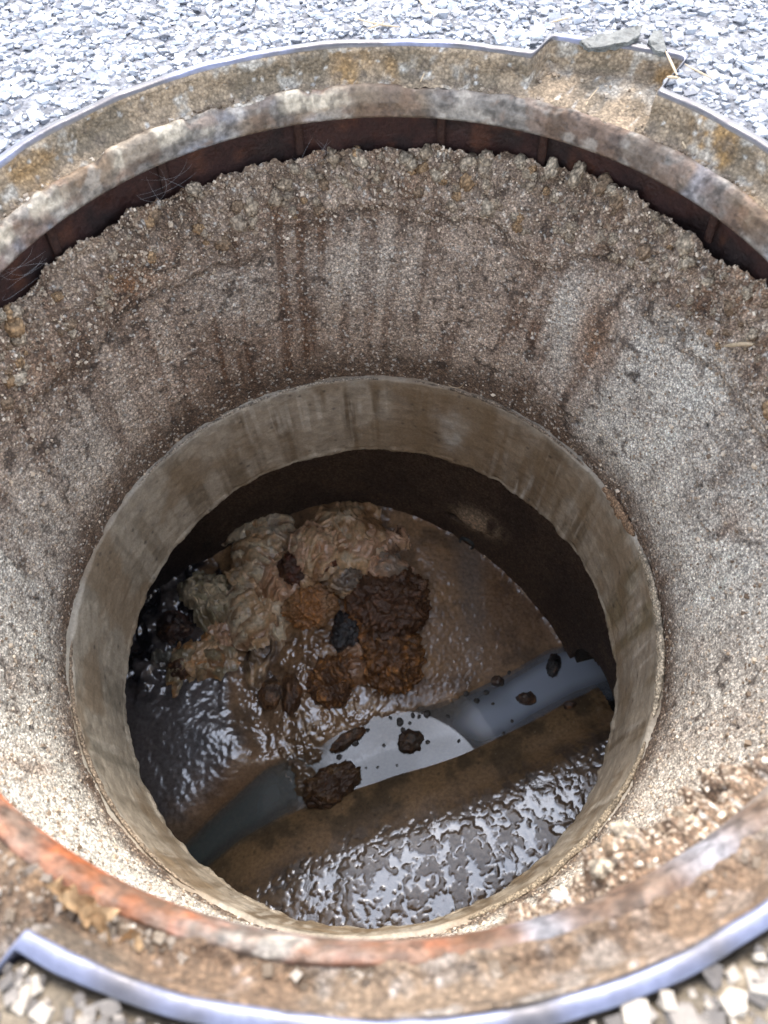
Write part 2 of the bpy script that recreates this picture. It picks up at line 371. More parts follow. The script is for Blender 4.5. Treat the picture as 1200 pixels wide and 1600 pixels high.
# mortar beads on the seam
def seam_bead(name, a0, a1, w, h, colr, s, amp=1.):
    n = int(abs(a1-a0)*6)+8; m = 12
    A, B = np.meshgrid(np.radians(np.linspace(a0, a1, n)), np.arange(m)*2*pi/m); A, B = A.T.ravel(), B.T.ravel()
    e = np.sin(np.linspace(0, pi, n)).clip(0, 1)**.3; e = np.repeat(e, m)
    q = np.stack([np.cos(A), np.sin(A), A*0], 1)
    nz = 1+.45*amp*fbm(np.stack([np.degrees(A)*.9, np.cos(B), np.sin(B)], 1), 1, 3, s)
    R = .3065-np.cos(B)*h*e*nz; z = -.386+np.sin(B)*w*e*nz+.002*fbm(q, 20, 2, s+4)
    V = np.stack([R*np.cos(A)+SC[0], R*np.sin(A)+SC[1], z], 1)
    Fq = grid_faces(m, n); c = mix(np.tile(colr, (len(V), 1)), np.array(colr)*.5, sst(0, .5, fbm(V, 90, 3, s+8)))
    o = mesh_obj(name, V, Fq, M_lump, None, True, c); return at_parent(o, shaft)
seam_bead('mortar_bead', -26, 10, .0075, .0035, (.62, .52, .38), 3)
seam_bead('mortar_bead', 12, 25, .008, .004, (.42, .27, .16), 13)
seam_bead('mortar_bead', 78, 150, .0025, .002, (.46, .39, .3), 23)
seam_bead('mortar_bead', 30, 77, .0028, .0018, (.32, .25, .18), 29)
seam_bead('mortar_bead', -75, -30, .0045, .003, (.40, .32, .22), 43)
seam_bead('mortar_bead', -175, -120, .004, .002, (.34, .26, .18), 53)

# chamber wall with the inlet holes
nu, nv = 900, 90
th = np.arange(nu)*2*pi/nu; s = np.linspace(0, 1, nv)
TH, SS = np.meshgrid(th, s); TH, SS = TH.ravel(), SS.ravel(); zz = -.53-.55*SS; RC = .497
Pc = np.stack([RC*np.cos(TH)+CC[0], RC*np.sin(TH)+CC[1], zz], 1)
Rf = RC+.002*fbm(Pc, 25, 4, 5)+.0006*fbm(Pc, 150, 2, 6)
V = np.stack([Rf*np.cos(TH)+CC[0], Rf*np.sin(TH)+CC[1], zz], 1)
base = np.tile([.13, .09, .066], (len(V), 1))
base = mix(base, [.07, .05, .042], sst(-.1, .4, fbm(Pc, 12, 4, 31))*.7)
base = mix(base, [.16, .12, .09], sst(.45, .6, fbm(Pc, 70, 3, 35))*.4)
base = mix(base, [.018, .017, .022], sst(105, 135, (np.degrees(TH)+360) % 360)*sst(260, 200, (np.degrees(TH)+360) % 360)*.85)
pp = oncyl(748, 815, RC, CC)
patch = np.exp(-((((Pc-pp)*[1, 1, 1.3])**2).sum(1)/.048**2)**1.5)*1.15
base = mix(base, [.72, .55, .38], np.clip(patch*sst(-.6, .0, fbm(Pc, 60, 3, 71)), 0, 1)*.9)
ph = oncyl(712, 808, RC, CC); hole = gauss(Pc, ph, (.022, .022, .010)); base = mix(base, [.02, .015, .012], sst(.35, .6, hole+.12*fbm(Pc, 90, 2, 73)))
V[:, 0] += (np.cos(TH))*.012*sst(.35, .7, hole)-np.cos(TH)*.008*np.clip(patch, 0, 1)
V[:, 1] += (np.sin(TH))*.012*sst(.35, .7, hole)-np.sin(TH)*.008*np.clip(patch, 0, 1)
# outlet arch at the right end of the channel: push the wall back
oc = oncyl(985, 1030, RC, CC); oc[2] = -1.0
ar = np.sqrt(((Pc-oc)[:, :2]**2).sum(1)+((Pc[:, 2]-oc[2]))**2)
cavity = ar < .093
V[cavity, 0] += np.cos(TH[cavity])*.14; V[cavity, 1] += np.sin(TH[cavity])*.14
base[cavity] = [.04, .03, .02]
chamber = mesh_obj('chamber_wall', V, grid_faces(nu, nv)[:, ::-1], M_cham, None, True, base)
tag(chamber, 'dark damp chamber wall beneath the concrete neck', 'wall'); 

# ------------------------------------------------------------------ floor: benching and channel
ZW = -1.03
def pts(L, z): return np.array([up(x, y, z)[:2] for x, y in L])
def seg_dist(XY, PL, HW):
    best = np.full(len(XY), 9.); side = np.zeros(len(XY)); hw = np.zeros(len(XY))
    for k in range(len(PL)-1):
        a, b = PL[k], PL[k+1]; ab = b-a; t = np.clip(((XY-a)@ab)/(ab@ab), 0, 1)
        q = a+t[:, None]*ab; dd = np.hypot(*(XY-q).T); e = dd
        m = e < best; best[m] = e[m]
        cr = ab[0]*(XY[:, 1]-a[1])-ab[1]*(XY[:, 0]-a[0]); side[m] = np.sign(cr[m]); hw[m] = (HW[k]+(HW[k+1]-HW[k])*t)[m]
    return best, side, hw
CH = pts([(180, 1440), (250, 1382), (310, 1332), (362, 1286), (430, 1236), (515, 1203), (600, 1168), (700, 1142), (800, 1098), (880, 1052), (960, 1026), (1080, 985)], ZW)
CW = [.026, .026, .027, .031, .042, .042, .053, .045, .044, .048, .046, .045]
VA = pts([(440, 1200), (412, 1120), (398, 1050), (385, 990), (365, 930), (340, 880)], ZW+.03)
VW = [.03, .016, .010, .007, .005, .004]
step = .0021
gx = np.arange(-.64, .42, step); gy = np.arange(-.58, .47, step)
GX, GY = np.meshgrid(gx, gy); XY = np.stack([GX.ravel(), GY.ravel()], 1)
P3 = np.c_[XY, np.zeros(len(XY))]
wob = .006*fbm(P3, 14, 3, 3)
dc, sc_, hw = seg_dist(XY, CH, CW); dv, sv, hv = seg_dist(XY, VA, VW)
e = np.maximum(0, dc-hw+wob); ev = np.maximum(0, dv-hv+wob)
north = sc_ > 0
west = (sv > 0) & north
def S_(e): return .048*(1-np.exp(-e/.062))+.02*e
def N_(e): return .26*np.minimum(e, .5)
def W_(e): return .55*(np.minimum(e, .045)+.0)+.20*np.clip(e-.045, 0, .3)
rise = np.where(north, N_(e), S_(e))
rv = .012+.35*ev
rN = np.where(north & ~west, np.minimum(N_(e), rv+.03*0), rise)
rW = np.minimum(W_(e), W_(ev)+.006)
rise = np.where(west, rW, rN)
bed = -.032*np.clip(1-(dc/np.maximum(hw, 1e-3))**2, 0, 1)
h = ZW-.001+np.where(dc < hw, bed, rise)
# smooth the creases by blurring the grid
Hg = h.reshape(GX.shape)
def blur(A, k):
    for ax in (0, 1):
        c = np.cumsum(np.insert(np.pad(A, [(k, k) if a == ax else (0, 0) for a in (0, 1)], 'edge'), 0, 0, axis=ax), axis=ax)
        A = (np.take(c, range(2*k+1, c.shape[ax]), ax)-np.take(c, range(0, c.shape[ax]-2*k-1), ax))/(2*k+1)
    return A
Hg = blur(blur(Hg, 4), 3); h = Hg.ravel()
def pxmask(x, y, z, rx, ry, pw=1.5):
    c = up(x, y, z); s1 = abs(up(x+rx, y, z)[0]-c[0]); s2 = abs(up(x, y-ry, z)[1]-c[1])
    return np.exp(-(((XY[:, 0]-c[0])/s1)**2+((XY[:, 1]-c[1])/s2)**2)**pw)
dry = dc > hw-.004
# lumpy wet top of the south bench
southtop = sst(.05, .10, e+.012*fbm(P3, 18, 3, 401))*(~north)
n1 = fbm(P3, 42, 4, 11); n2 = fbm(P3+.03*np.stack([fbm(P3, 12, 2, 5), fbm(P3, 12, 2, 6), P3[:, 2]], 1), 60, 3, 21)
wv, wh = worley(P3*120, 5); wv2, wh2 = worley(P3*55, 15)
XC = up(600, 1300, ZW+.05)
poolm = sst(-.02, .2, n1)
streak = fbm(np.stack([XY[:, 0]*95+XY[:, 1]*30, XY[:, 1]*26-XY[:, 0]*8, XY[:, 0]*0], 1), 1, 3, 27)
rgt = sst(.02, .14, XY[:, 0])
n3 = fbm(P3+.012*np.stack([fbm(P3, 40, 2, 5), fbm(P3, 40, 2, 6), P3[:, 2]], 1), 125, 3, 24)
n4 = fbm(P3+.008*np.stack([fbm(P3, 70, 2, 5), fbm(P3, 70, 2, 6), P3[:, 2]], 1), 125, 3, 34)
isl = sst(-.10, .06, n4+.7*n1+.10*fbm(P3, 9, 2, 402))
h += southtop*(.00075*isl*(1+.6*n3)+.0005*rgt*sst(-.1, .5, streak)+.0005*sst(.3, .1, wv)*(wh > .8)+.0010*sst(.35, .12, wv2)*(wh2 > .93)+.24*np.clip(XY[:, 0]-.0, 0, 1)**2+.12*np.clip(-.06-XY[:, 0], 0, 1)**2)
# general texture of the north bench (fine glints) and the west bench
nb = (north & ~west)*sst(0.005, .04, e)
rightN = sst(-.08, .02, XY[:, 0])
h += nb*(.0007*fbm(P3, 210, 2, 31)+.0008*fbm(P3, 35, 2, 32)+.0004*(.4-wv))*(.5+.6*rightN)
h += west*(.0009*fbm(P3, 130, 3, 41)+.002*fbm(P3, 18, 3, 42)+.0006*(.4-wv))*sst(0, .03, e)
h += (~north)*sst(.0, .02, e)*(1-southtop)*.0007*fbm(P3, 60, 3, 43)
# drips and froth in the mixing area beside the rags
froth = np.clip(pxmask(440, 1090, ZW, 75, 105)+pxmask(560, 1120, ZW, 70, 45)+pxmask(500, 1180, ZW, 60, 40), 0, 1)
h += froth*(.0045*np.clip(n2+.10, -.3, 1)+.0025*sst(.3, .1, wv)*(wh > .4)+.004*sst(.33, .1, wv2)*(wh2 > .5))
scum = np.clip(pxmask(700, 1085, ZW, 90, 25), 0, 1); h += scum*(.003*sst(.35, .1, wv)*(wh > .4)+.004*sst(.35, .1, wv2)*(wh2 > .6))
bar = np.clip(pxmask(474, 1190, ZW, 36, 80, 2), 0, 1)
h += west*sst(.02, .05, np.minimum(e, ev))*(-.5*np.clip(-.33-XY[:, 0], 0, .3)**2)
dwl = np.maximum(0, .497-np.hypot(XY[:, 0]-CC[0], XY[:, 1]-CC[1])); h += (.002+.005*fbm(P3, 60, 3, 201))*np.exp(-dwl/.005)
h = np.maximum(h, np.where(bar > .02, ZW-.030*(1-bar)+.004+.010*n2+.006*fbm(P3, 90, 3, 87), -9))
bank = sst(.022, .0, np.abs(dc-hw))*north*sst(-.15, -.10, XY[:, 0])*sst(.10, .02, XY[:, 0]); h += bank*.006*fbm(P3, 60, 4, 88)
pile = np.clip(pxmask(500, 940, ZW+.05, 165, 130, 2), 0, 1)*sst(-.04, -.02, -np.abs(0*e)); h += pile*(.010+.010*fbm(P3, 28, 4, 89)+.004*fbm(P3, 80, 3, 90))
# mask to chamber circle
V = np.c_[XY, h]
inn = np.hypot(XY[:, 0]-CC[0], XY[:, 1]-CC[1]) < .52
idx = np.arange(len(XY)).reshape(GX.shape); Fq = np.stack([idx[:-1, :-1], idx[:-1, 1:], idx[1:, 1:], idx[1:, :-1]], -1).reshape(-1, 4)
Fq = Fq[inn[Fq].all(1)]
base = np.tile([.40, .25, .14], (len(V), 1))
base = mix(base, [.52, .30, .13], sst(-.1, .5, fbm(P3, 16, 4, 51))*.6)
base = mix(base, [.09, .065, .045], sst(.0, .5, fbm(P3, 22, 4, 52))*.6)
base = mix(base, [.24, .15, .07], (~north)*sst(.1, .03, e)*.75); base = mix(base, [.10, .07, .04], (~north)*sst(.14, .03, e)*.8*sst(-.05, .35, fbm(P3*[1, 1, 1], 20, 5, 63))); base = mix(base, [.07, .05, .03], (~north)*sst(.2, .1, worley(P3*60, 66)[0])*.6); base = mix(base, [.45, .36, .24], (~north)*sst(.12, .06, worley(P3*90, 76)[0])*.6)
base = mix(base, [.19, .10, .05], nb*np.clip(pxmask(800, 900, ZW, 90, 120)+pxmask(640, 1085, ZW, 110, 30), 0, 1)*.6)
base = mix(base, [.21, .19, .17], nb*np.clip(pxmask(735, 900, ZW+.05, 22, 90), 0, 1)*.55)
base = mix(base, [.13, .125, .13], west*sst(.02, .07, np.minimum(e, ev)+.03*fbm(P3, 25, 4, 701))*.9)
base = mix(base, [.23, .115, .05], west*np.clip(pxmask(360, 1250, ZW, 60, 60), 0, 1)*.6)
black = np.clip(pxmask(250, 960, ZW+.03, 75, 95, 2)+pxmask(250, 1050, ZW+.03, 60, 50, 2)*.7+pxmask(340, 900, ZW+.05, 60, 60, 2), 0, 1)*west
base = mix(base, [.012, .012, .018], black*sst(-.5, .1, fbm(P3, 30, 3, 57)))
base = mix(base, [.13, .13, .12], (dc < hw)*.6); base = mix(base, [.19, .115, .055], bar*.8); base = mix(base, mix(np.tile([.34, .19, .09], (len(V), 1)), [.12, .06, .03], sst(-.2, .3, fbm(P3, 45, 4, 91))), pile*.75)
base = mix(base, [.17, .105, .05], isl*southtop*.85); base = mix(base, [.05, .045, .045], (1-isl)*southtop*.7)
h2 = np.clip(black, 0, 1)*(.010*fbm(P3, 32, 3, 58)+.006*ridge(P3, 25, 2, 59))
V[:, 2] += h2
wet = np.clip(.30-.2*nb+.7*southtop+.7*froth+.6*west*sst(.03, .06, np.minimum(e, ev))+.35*nb*sst(.15, .5, fbm(P3, 150, 2, 501)+.4*fbm(P3, 20, 2, 502)), 0, 1)
wet = np.maximum(wet, .35*np.exp(-dwl/.004))
wet *= 1-.72*isl*southtop
wet *= np.where((~north) & (e < .085), .35+.65*southtop, 1)
crg = np.clip(.16-.10*southtop-.09*froth+.05*west, .035, .4)
floor = mesh_obj('chamber_floor', V, Fq, M_floor, None, True, base, np.stack([wet, crg], 1)); tag(floor, kind='structure')
def zfloor(x, y):
    i = int(round((y-gy[0])/step)); j = int(round((x-gx[0])/step)); return float(V_floor[i, j])
V_floor = V[:, 2].reshape(GX.shape)
def onfloor(px, py):
    z = ZW+.03
    for k in range(8):
        p = up(px, py, z); z = .5*z+.5*max(ZW, zfloor(p[0], p[1]))
    return up(px, py, z)

# ------------------------------------------------------------------ sewage water
wx = np.arange(-.62, .44, .005); wy = np.arange(-.5, .34, .005)
WX, WY = np.meshgrid(wx, wy); WP = np.stack([WX.ravel(), WY.ravel()], 1)
dcw, _, hww = seg_dist(WP, CH, CW); dvw, _, _ = seg_dist(WP, VA, VW)
ok = ((dcw < hww+.03) | ((dvw < .03) & (WP[:, 1] < .03)))
idx = np.arange(len(WP)).reshape(WX.shape); Fw = np.stack([idx[:-1, :-1], idx[:-1, 1:], idx[1:, 1:], idx[1:, :-1]], -1).reshape(-1, 4); Fw = Fw[ok[Fw].all(1)]
WP3 = np.c_[WP, np.full(len(WP), ZW)]
milk_c = [(905, 1040, 80, 40), (840, 1085, 70, 34), (950, 1040, 50, 50), (765, 1130, 60, 22)]
milk = np.zeros(len(WP))
for x, y, a, b in milk_c:
    c = up(x, y, ZW); milk += np.exp(-(((WP[:, 0]-c[0])/(a*.00125))**2+((WP[:, 1]-c[1])/(b*.0015))**2))
milk = np.clip(milk+.25*fbm(WP3, 18, 3, 3), 0, 1)
colw = mix(np.tile([.10, .105, .09], (len(WP), 1)), [.52, .60, .72], np.clip(milk, 0, 1)*.95)
lefty = sst(-.02, -.22, WP[:, 0]); edg = sst(1.0, .35, dcw/np.maximum(hww, 1e-3)); colw = mix(colw, [.095, .115, .105], lefty)
auxw = np.stack([np.clip(.42+.75*milk+.3*lefty, 0, .95)*(1-(.7-.7*edg)*np.maximum(sst(-.07, -.15, WP[:, 0]), sst(.12, .26, WP[:, 0]))), 1-.8*sst(-.08, -.16, WP[:, 0]+.02*fbm(WP3, 30, 3, 9))], 1)
M_water = bpy.data.materials.new('murky_water'); M_water.use_nodes = True
n = M_water.node_tree.nodes; L = M_water.node_tree.links; b = n['Principled BSDF']
a = n.new('ShaderNodeVertexColor'); a.layer_name = 'tint'; L.new(a.outputs[0], b.inputs['Base Color'])
b.inputs['Roughness'].default_value = .35; b.inputs['Coat Weight'].default_value = 1; b.inputs['Coat IOR'].default_value = 2.4; b.inputs['Coat Roughness'].default_value = .015
a2 = n.new('ShaderNodeVertexColor'); a2.layer_name = 'aux'; s2 = n.new('ShaderNodeSeparateColor'); L.new(a2.outputs[0], s2.inputs[0])
L.new(s2.outputs[0], b.inputs['Alpha']); L.new(s2.outputs[1], b.inputs['Coat Weight'])
tcn = n.new('ShaderNodeTexCoord'); tn = n.new('ShaderNodeTexNoise'); tn.inputs['Scale'].default_value = 22; tn.inputs['Detail'].default_value = 2
L.new(tcn.outputs['Object'], tn.inputs['Vector']); bpn = n.new('ShaderNodeBump'); bpn.inputs['Strength'].default_value = .12; bpn.inputs['Distance'].default_value = .001

water = mesh_obj('sewage_water', WP3, Fw, M_water, None, True, colw, auxw); tag(water, kind='structure')

# ================================================================== CAST IRON FRAME
frame = empty('manhole_frame', (0, 0, -.1))
tag(frame, 'round rusty cast iron manhole frame with dirty seat and two pick notches', 'manhole frame')
def ring(name, prof, mat, colf, nu=1400, dispf=None, follow=None):
    pr = np.array(prof, float); nv = len(pr); th = np.arange(nu)*2*pi/nu
    TH, J = np.meshgrid(th, np.arange(nv)); TH, J = TH.ravel(), J.ravel()
    R, z = pr[J, 0].copy(), pr[J, 1].copy(); f = pr[J, 2]; R += rim_extra(TH)*f
    Pq = np.stack([R*np.cos(TH), R*np.sin(TH), z], 1); thd = (np.degrees(TH)+180) % 360-180
    if dispf:
        dr, dz = dispf(Pq, thd, J, f); R = R+dr; z = z+dz
    V = np.stack([R*np.cos(TH), R*np.sin(TH), z], 1)
    o = mesh_obj(name, V, grid_faces(nu, nv), mat, None, True, colf(Pq, thd, J, z, pr)); return at_parent(o, frame)
def dens(p, n):
    out = []
    for k in range(len(p)-1):
        a, b = np.array(p[k], float), np.array(p[k+1], float); m = max(1, int(np.linalg.norm((b-a)[:2])/n))
        for i in range(m): out.append(tuple(a+(b-a)*i/m))
    out.append(tuple(p[-1])); return out
# profile entries: (radius, z, follows the notch 0..1)
ring('outer_rim', [(.3378, -.02, 1), (.3378, -.001, 1), (.3372, .0015, 1), (.336, .0022, 1), (.331, .0022, 1), (.3296, .0012, 1), (.3292, -.004, 1)], M_rim,
     lambda P, t, J, z, pr: mix(mix(np.tile([.19, .20, .275], (len(P), 1)), [.10, .09, .085], sst(-.1, .3, fbm(P, 22, 4, 5)+.12*np.sin(np.radians(t)))*.85), [.2, .15, .1], ((J == 0) | (J == 6))*.9),
     dispf=lambda P, t, J, f: (.0014*fbm(P, 22, 4, 7), .0010*fbm(P, 40, 3, 8)*(J > 1)))
def seat_disp(P, t, J, f):
    c = fbm(P, 38, 4, 2); w_ = worley(P*130, 3)[0]
    am = sst(0, 6, J)
    return am*(.0035*fbm(P, 50, 4, 9)), am*(.0040*c+.0035*fbm(P, 14, 2, 12)+.0034*(.5-w_)*sst(.1, .5, c+.4)+.0015*fbm(P, 150, 2, 4))
def seat_col(P, t, J, z, pr):
    c = np.tile([.30, .225, .15], (len(P), 1)); q = pr[J]
    wallp = z > -.027
    c = mix(c, [.16, .125, .085], sst(-.15, .3, fbm(P, 24, 4, 1))*.85)
    c = mix(c, [.30, .17, .055], sst(.15, .5, fbm(P, 20, 3, 2)+.45*np.exp(-((t-33)/8)**2))*.7)
    c = mix(c, [.42, .39, .34], sst(.1, .4, fbm(P, 60, 4, 3))*.7)
    c = mix(c, [.13, .10, .075], sst(.25, .5, fbm(P, 90, 3, 4))*.6)
    wi, hi = worley(P*190, 3); c = mix(c, [.62, .6, .56], (hi > .9)*sst(.45, .2, wi)*.7)
    so_ = sst(.06, -.16, P[:, 1]+.05*fbm(P, 9, 3, 77)); c = mix(c, c*[.60, .56, .55], so_)  # near side of the same dirt darkened in colour to offset its strong light
    c = mix(c, [.17, .095, .05], sst(-150, -130, t)*sst(-20, -45, t)*.45*sst(-.2, .3, fbm(P, 15, 3, 6)))
    return c
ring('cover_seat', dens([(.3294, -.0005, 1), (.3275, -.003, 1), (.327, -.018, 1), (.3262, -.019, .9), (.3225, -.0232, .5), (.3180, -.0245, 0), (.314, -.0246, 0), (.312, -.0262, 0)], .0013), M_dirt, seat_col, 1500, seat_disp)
def lip_col(P, t, J, z, pr):
    c = np.tile([.18, .155, .13], (len(P), 1))
    c = mix(c, [.23, .15, .085], sst(-.1, .3, fbm(P, 14, 4, 11))*.8)
    c = mix(c, [.25, .25, .27], sst(.15, .45, fbm(P, 11, 3, 12)+.2*sst(-.036, -.044, z)-.05)*.7)
    c = mix(c, [.13, .07, .04], sst(.0, .3, fbm(P, 24, 4, 13))*.7); c = mix(c, [.07, .05, .04], sst(.15, .4, fbm(P, 60, 4, 113))*.6); c = mix(c, [.34, .3, .25], sst(.15, .35, fbm(P, 48, 4, 115))*.6)
    k = 1.15*np.exp(-((t+128)/27)**2)+.45*np.exp(-((t+90)/22)**2)
    c = mix(c, [.36, .095, .025], np.clip(k*1.2*sst(-.35, .15, fbm(P, 30, 5, 14)), 0, 1)*.9); c = mix(c, [.20, .13, .09], .6*sst(.1, .3, fbm(P, 55, 4, 114)))
    k = np.exp(-((t+62)/22)**2); c = mix(c, [.13, .075, .045], k*.8*sst(-.4, .2, fbm(P, 20, 3, 16)))
    for a, ww in ((-79, 2.2), (-64, 3.), (-50, 2.5), (38, 4)): c = mix(c, [.27, .27, .29], np.exp(-((t-a)/ww)**2)*sst(-.3, .1, fbm(P, 30, 2, 15))*.75)
    k = (sst(80, 100, t)+sst(-150, -165, t)*sst(-185, -178, t)); c = mix(c, [.52, .44, .33], np.clip(k, 0, 1)*sst(.0, .25, fbm(P, 22, 4, 17)+.15)*sst(-.038, -.030, z+.002*fbm(P, 30, 2, 18))*.9)
    c = mix(c, c*.45, sst(.05, .35, fbm(P, 170, 3, 611))*.8); c = mix(c, c*1.5, sst(.1, .4, fbm(P, 95, 4, 612))*.7); c = mix(c, [.10, .06, .035], sst(.12, .3, fbm(P, 32, 5, 613))*.6)
    return c
def lip_disp(P, t, J, f):
    k = sst(80, 100, t); n = fbm(P, 22, 4, 17)+.15
    m_ = sst(22, 12, J); cr_ = sst(.0, .08, fbm(P, 26, 4, 27)-.02)*m_
    return -.0013*fbm(P, 30, 4, 3)*sst(34, 20, J)-.0012*cr_-.001*k*sst(.0, .1, n)*m_, m_*(.0015*fbm(P, 50, 4, 5)+.0012*fbm(P, 15, 2, 6)+.0030*k*sst(.0, .12, n))+.0012*cr_
ring('support_lip', dens([(.3165, -.036, 0), (.3165, -.0270, 0), (.3150, -.0243, 0), (.3115, -.0246, 0), (.3085, -.0272, 0), (.3060, -.034, 0), (.305, -.0445, 0), (.306, -.0465, 0), (.310, -.0475, 0), (.336, -.049, 0), (.3375, -.052, 0)], .0011), M_iron, lip_col, 1500, lip_disp)
def inner_col(P, t, J, z, pr):
    c = np.tile([.042, .016, .012], (len(P), 1)); c = mix(c, [.014, .008, .007], sst(-.1, .4, fbm(P, 30, 4, 1))*.8)
    s_ = fbm(np.stack([t*.9, P[:, 2]*12, t*0], 1), 1, 3, 4); c = mix(c, [.10, .036, .018], sst(.1, .5, fbm(P, 45, 4, 905))*.6); return c
ring('inner_skirt', dens([(.337, -.0485, 0), (.3415, -.06, 0), (.347, -.12, 0), (.3475, -.16, 0)], .004), M_iron, inner_col, 900, lambda P, t, J, f: (.0012*fbm(P, 70, 3, 2), 0*t))
for a in (100.8, 78.4, 62.4, 34.1, 122.6, 142, 10, -13, -35, -57, -79, -101, -123, -145, 165, -168):
    A = rad(a); e1 = np.array([math.cos(A), math.sin(A), 0]); e2 = np.array([-math.sin(A), math.cos(A), 0]); V = []
    prf = [(.3445, -.049), (.330, -.049), (.333, -.062), (.338, -.085), (.341, -.098), (.350, -.098)]
    for sgn in (-1, 1):
        for R, z in prf: V.append(e1*R+e2*sgn*(.0035+.0006*random.random())+np.array([0, 0, z]))
    bm = bmesh.new(); vs = [bm.verts.new(v) for v in V]; m = len(prf)
    bm.faces.new(vs[:m]); bm.faces.new(vs[m:][::-1])
    for i in range(m): bm.faces.new((vs[i], vs[m+i], vs[m+(i+1) % m], vs[(i+1) % m]))
    bmesh.ops.recalc_face_normals(bm, faces=bm.faces); bmesh.ops.bevel(bm, geom=bm.edges[:], offset=.0012, segments=1, affect='EDGES')
    me = bpy.data.meshes.new('rib'); bm.to_mesh(me); bm.free(); at = me.color_attributes.new('tint', 'FLOAT_COLOR', 'POINT')
    for q in at.data: q.color = (.045, .02, .014, 1)
    me.materials.append(M_iron); o = bpy.data.objects.new('rib', me); COL.objects.link(o); at_parent(o, frame)

# ================================================================== mortar bed and crumbs
bed = empty('mortar_bed', (0, 0, -.12))
tag(bed, 'crumbling grey brown mortar between iron frame and concrete shaft', 'mortar')
variants = []
for k in range(12):
    V0 = ICO3.copy(); sh = rng.normal(0, 5, 3); nn = fbm(V0+sh, 1.6, 4, k); w_ = worley(V0*2.3+sh, k)[0]
    n2_ = fbm(V0*4.5+sh, 1, 3, k+50); V0 = V0*(1+.5*nn+.35*(.5-w_)+.22*n2_)[:, None]*[1, .85, .75]*.006
    tones = [(.58, .46, .33), (.54, .42, .29), (.66, .54, .39), (.42, .29, .18), (.60, .48, .34), (.56, .36, .19)]
    c = np.array(tones[k % 6]); c = mix(np.tile(c, (len(V0), 1)), c*.5, sst(.1, .6, w_+.3*nn)*.7)
    o = mesh_obj('lump', V0, F3, M_lump, None, True, c); variants.append(o.data); bpy.data.objects.remove(o)
def put(name, me, loc, sc, parent=None, rot=None):
    o = bpy.data.objects.new(name, me); COL.objects.link(o); o.location = loc; o.scale = [q/.006 for q in (sc if hasattr(sc, '__len__') else (sc,)*3)]
    o.rotation_euler = rot or (random.random()*6, random.random()*6, random.random()*6)
    if parent: o.parent = parent; o.matrix_parent_inverse = parent.matrix_world.inverted()
    return o
for k in range(270):
    if k < 215: a = random.uniform(-10, 165)
    else: a = random.uniform(-95, -20)
    dn = random.random()**1.6
    z = -.103-.05*dn; R = .3465-random.random()*.004-.012*dn*.3
    if k < 200 and 58 < a < 108 and random.random() < .6: z += .010; R -= .003
    if k >= 200:
        R -= .04*math.exp(-((a+62)/24)**2)*max(0, 1-dn*1.0); z = -.088-.05*dn
    sz = min(.0115, .0028+.0045*random.random()**1.5+(.005*random.random() if random.random() < .3 else 0))
    row = int(4+dn*52) if k < 200 else int(2+dn*45); pv = wallV[row*wallNU+int((a % 360)/360*wallNU) % wallNU]
    rv_ = math.hypot(pv[0], pv[1]); q = 1+sz*.1/rv_
    put('lump', variants[random.randrange(12)], (pv[0]*q, pv[1]*q, pv[2]), sz, bed)
# notable lumps from the photograph
for (x, y, s_, v) in ((735, 268, .012, 5), (455, 252, .010, 4), (480, 262, .009, 4), (520, 245, .010, 1), (560, 240, .010, 2), (640, 245, .010, 4), (700, 250, .009, 1), (905, 262, .011, 4), (970, 300, .010, 3), (1080, 400, .008, 2), (14, 583, .010, 2), (660, 250, .008, 5), (760, 255, .008, 0), (865, 250, .009, 2), (935, 285, .008, 0), (1130, 475, .0045, 2), (1187, 450, .005, 2), (945, 270, .010, 3), (830, 285, .009, 0), (20, 560, .008, 5)):
    p = oncyl(x, y+4, .341); ti = int((math.degrees(math.atan2(p[1], p[0])) % 360)/360*wallNU); cc_ = wallV[ti::wallNU]; p = cc_[np.argmin(abs(cc_[:, 2]-p[2]))]; put('lump', variants[v], p, (s_, s_*.8, s_*.7), bed)
# loose grains all over rough concrete and mortar
n = 26000
wt = np.exp(-((-.11-wallV[:, 2]))/.05)+.10; wt /= wt.sum()
ii = rng.choice(len(wallV), n, p=wt)
size = np.clip(rng.lognormal(math.log(.0009), .4, n), .0005, .0030)
tint = mix(np.tile([.42, .35, .27], (n, 1)), [.55, .5, .43], rng.random(n))
g = scatter_mesh('grit', wallV[ii]+wallN[ii]*(size*.2)[:, None], size, M_grit, (.6, 1), .3, None, wallN[ii], tint)
at_parent(g, bed)

# loose grit lying on the frame's seat
n = 6500
t_ = rng.random(n)*2*pi; dens_ = sst(-.25, .35, fbm(np.stack([np.cos(t_)*.32, np.sin(t_)*.32, t_*0], 1), 16, 3, 9)); k = rng.random(n) < dens_*.9+.1
t_ = t_[k]; n = len(t_); fr = rng.beta(2, 2.2, n); r_ = .3145+fr*.0115+rim_extra(t_)*rng.random(n)*.7*(rng.random(n) < .6)
size = np.clip(rng.lognormal(math.log(.00095), .5, n), .0005, .0032)
pos = np.stack([r_*np.cos(t_), r_*np.sin(t_), -.0258+size*.4+np.maximum(0, r_-.323)*.3], 1)
tint = mix(np.tile([.22, .18, .135], (n, 1)), [.45, .42, .38], rng.random(n)**2); tint[pos[:, 1] < -.05] *= .7  # near-side grit dimmed in its colour too, against the strong light
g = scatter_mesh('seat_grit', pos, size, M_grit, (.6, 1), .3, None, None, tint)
tag(g, 'fine sand and grit lying on the ledge of the iron frame', 'grit')

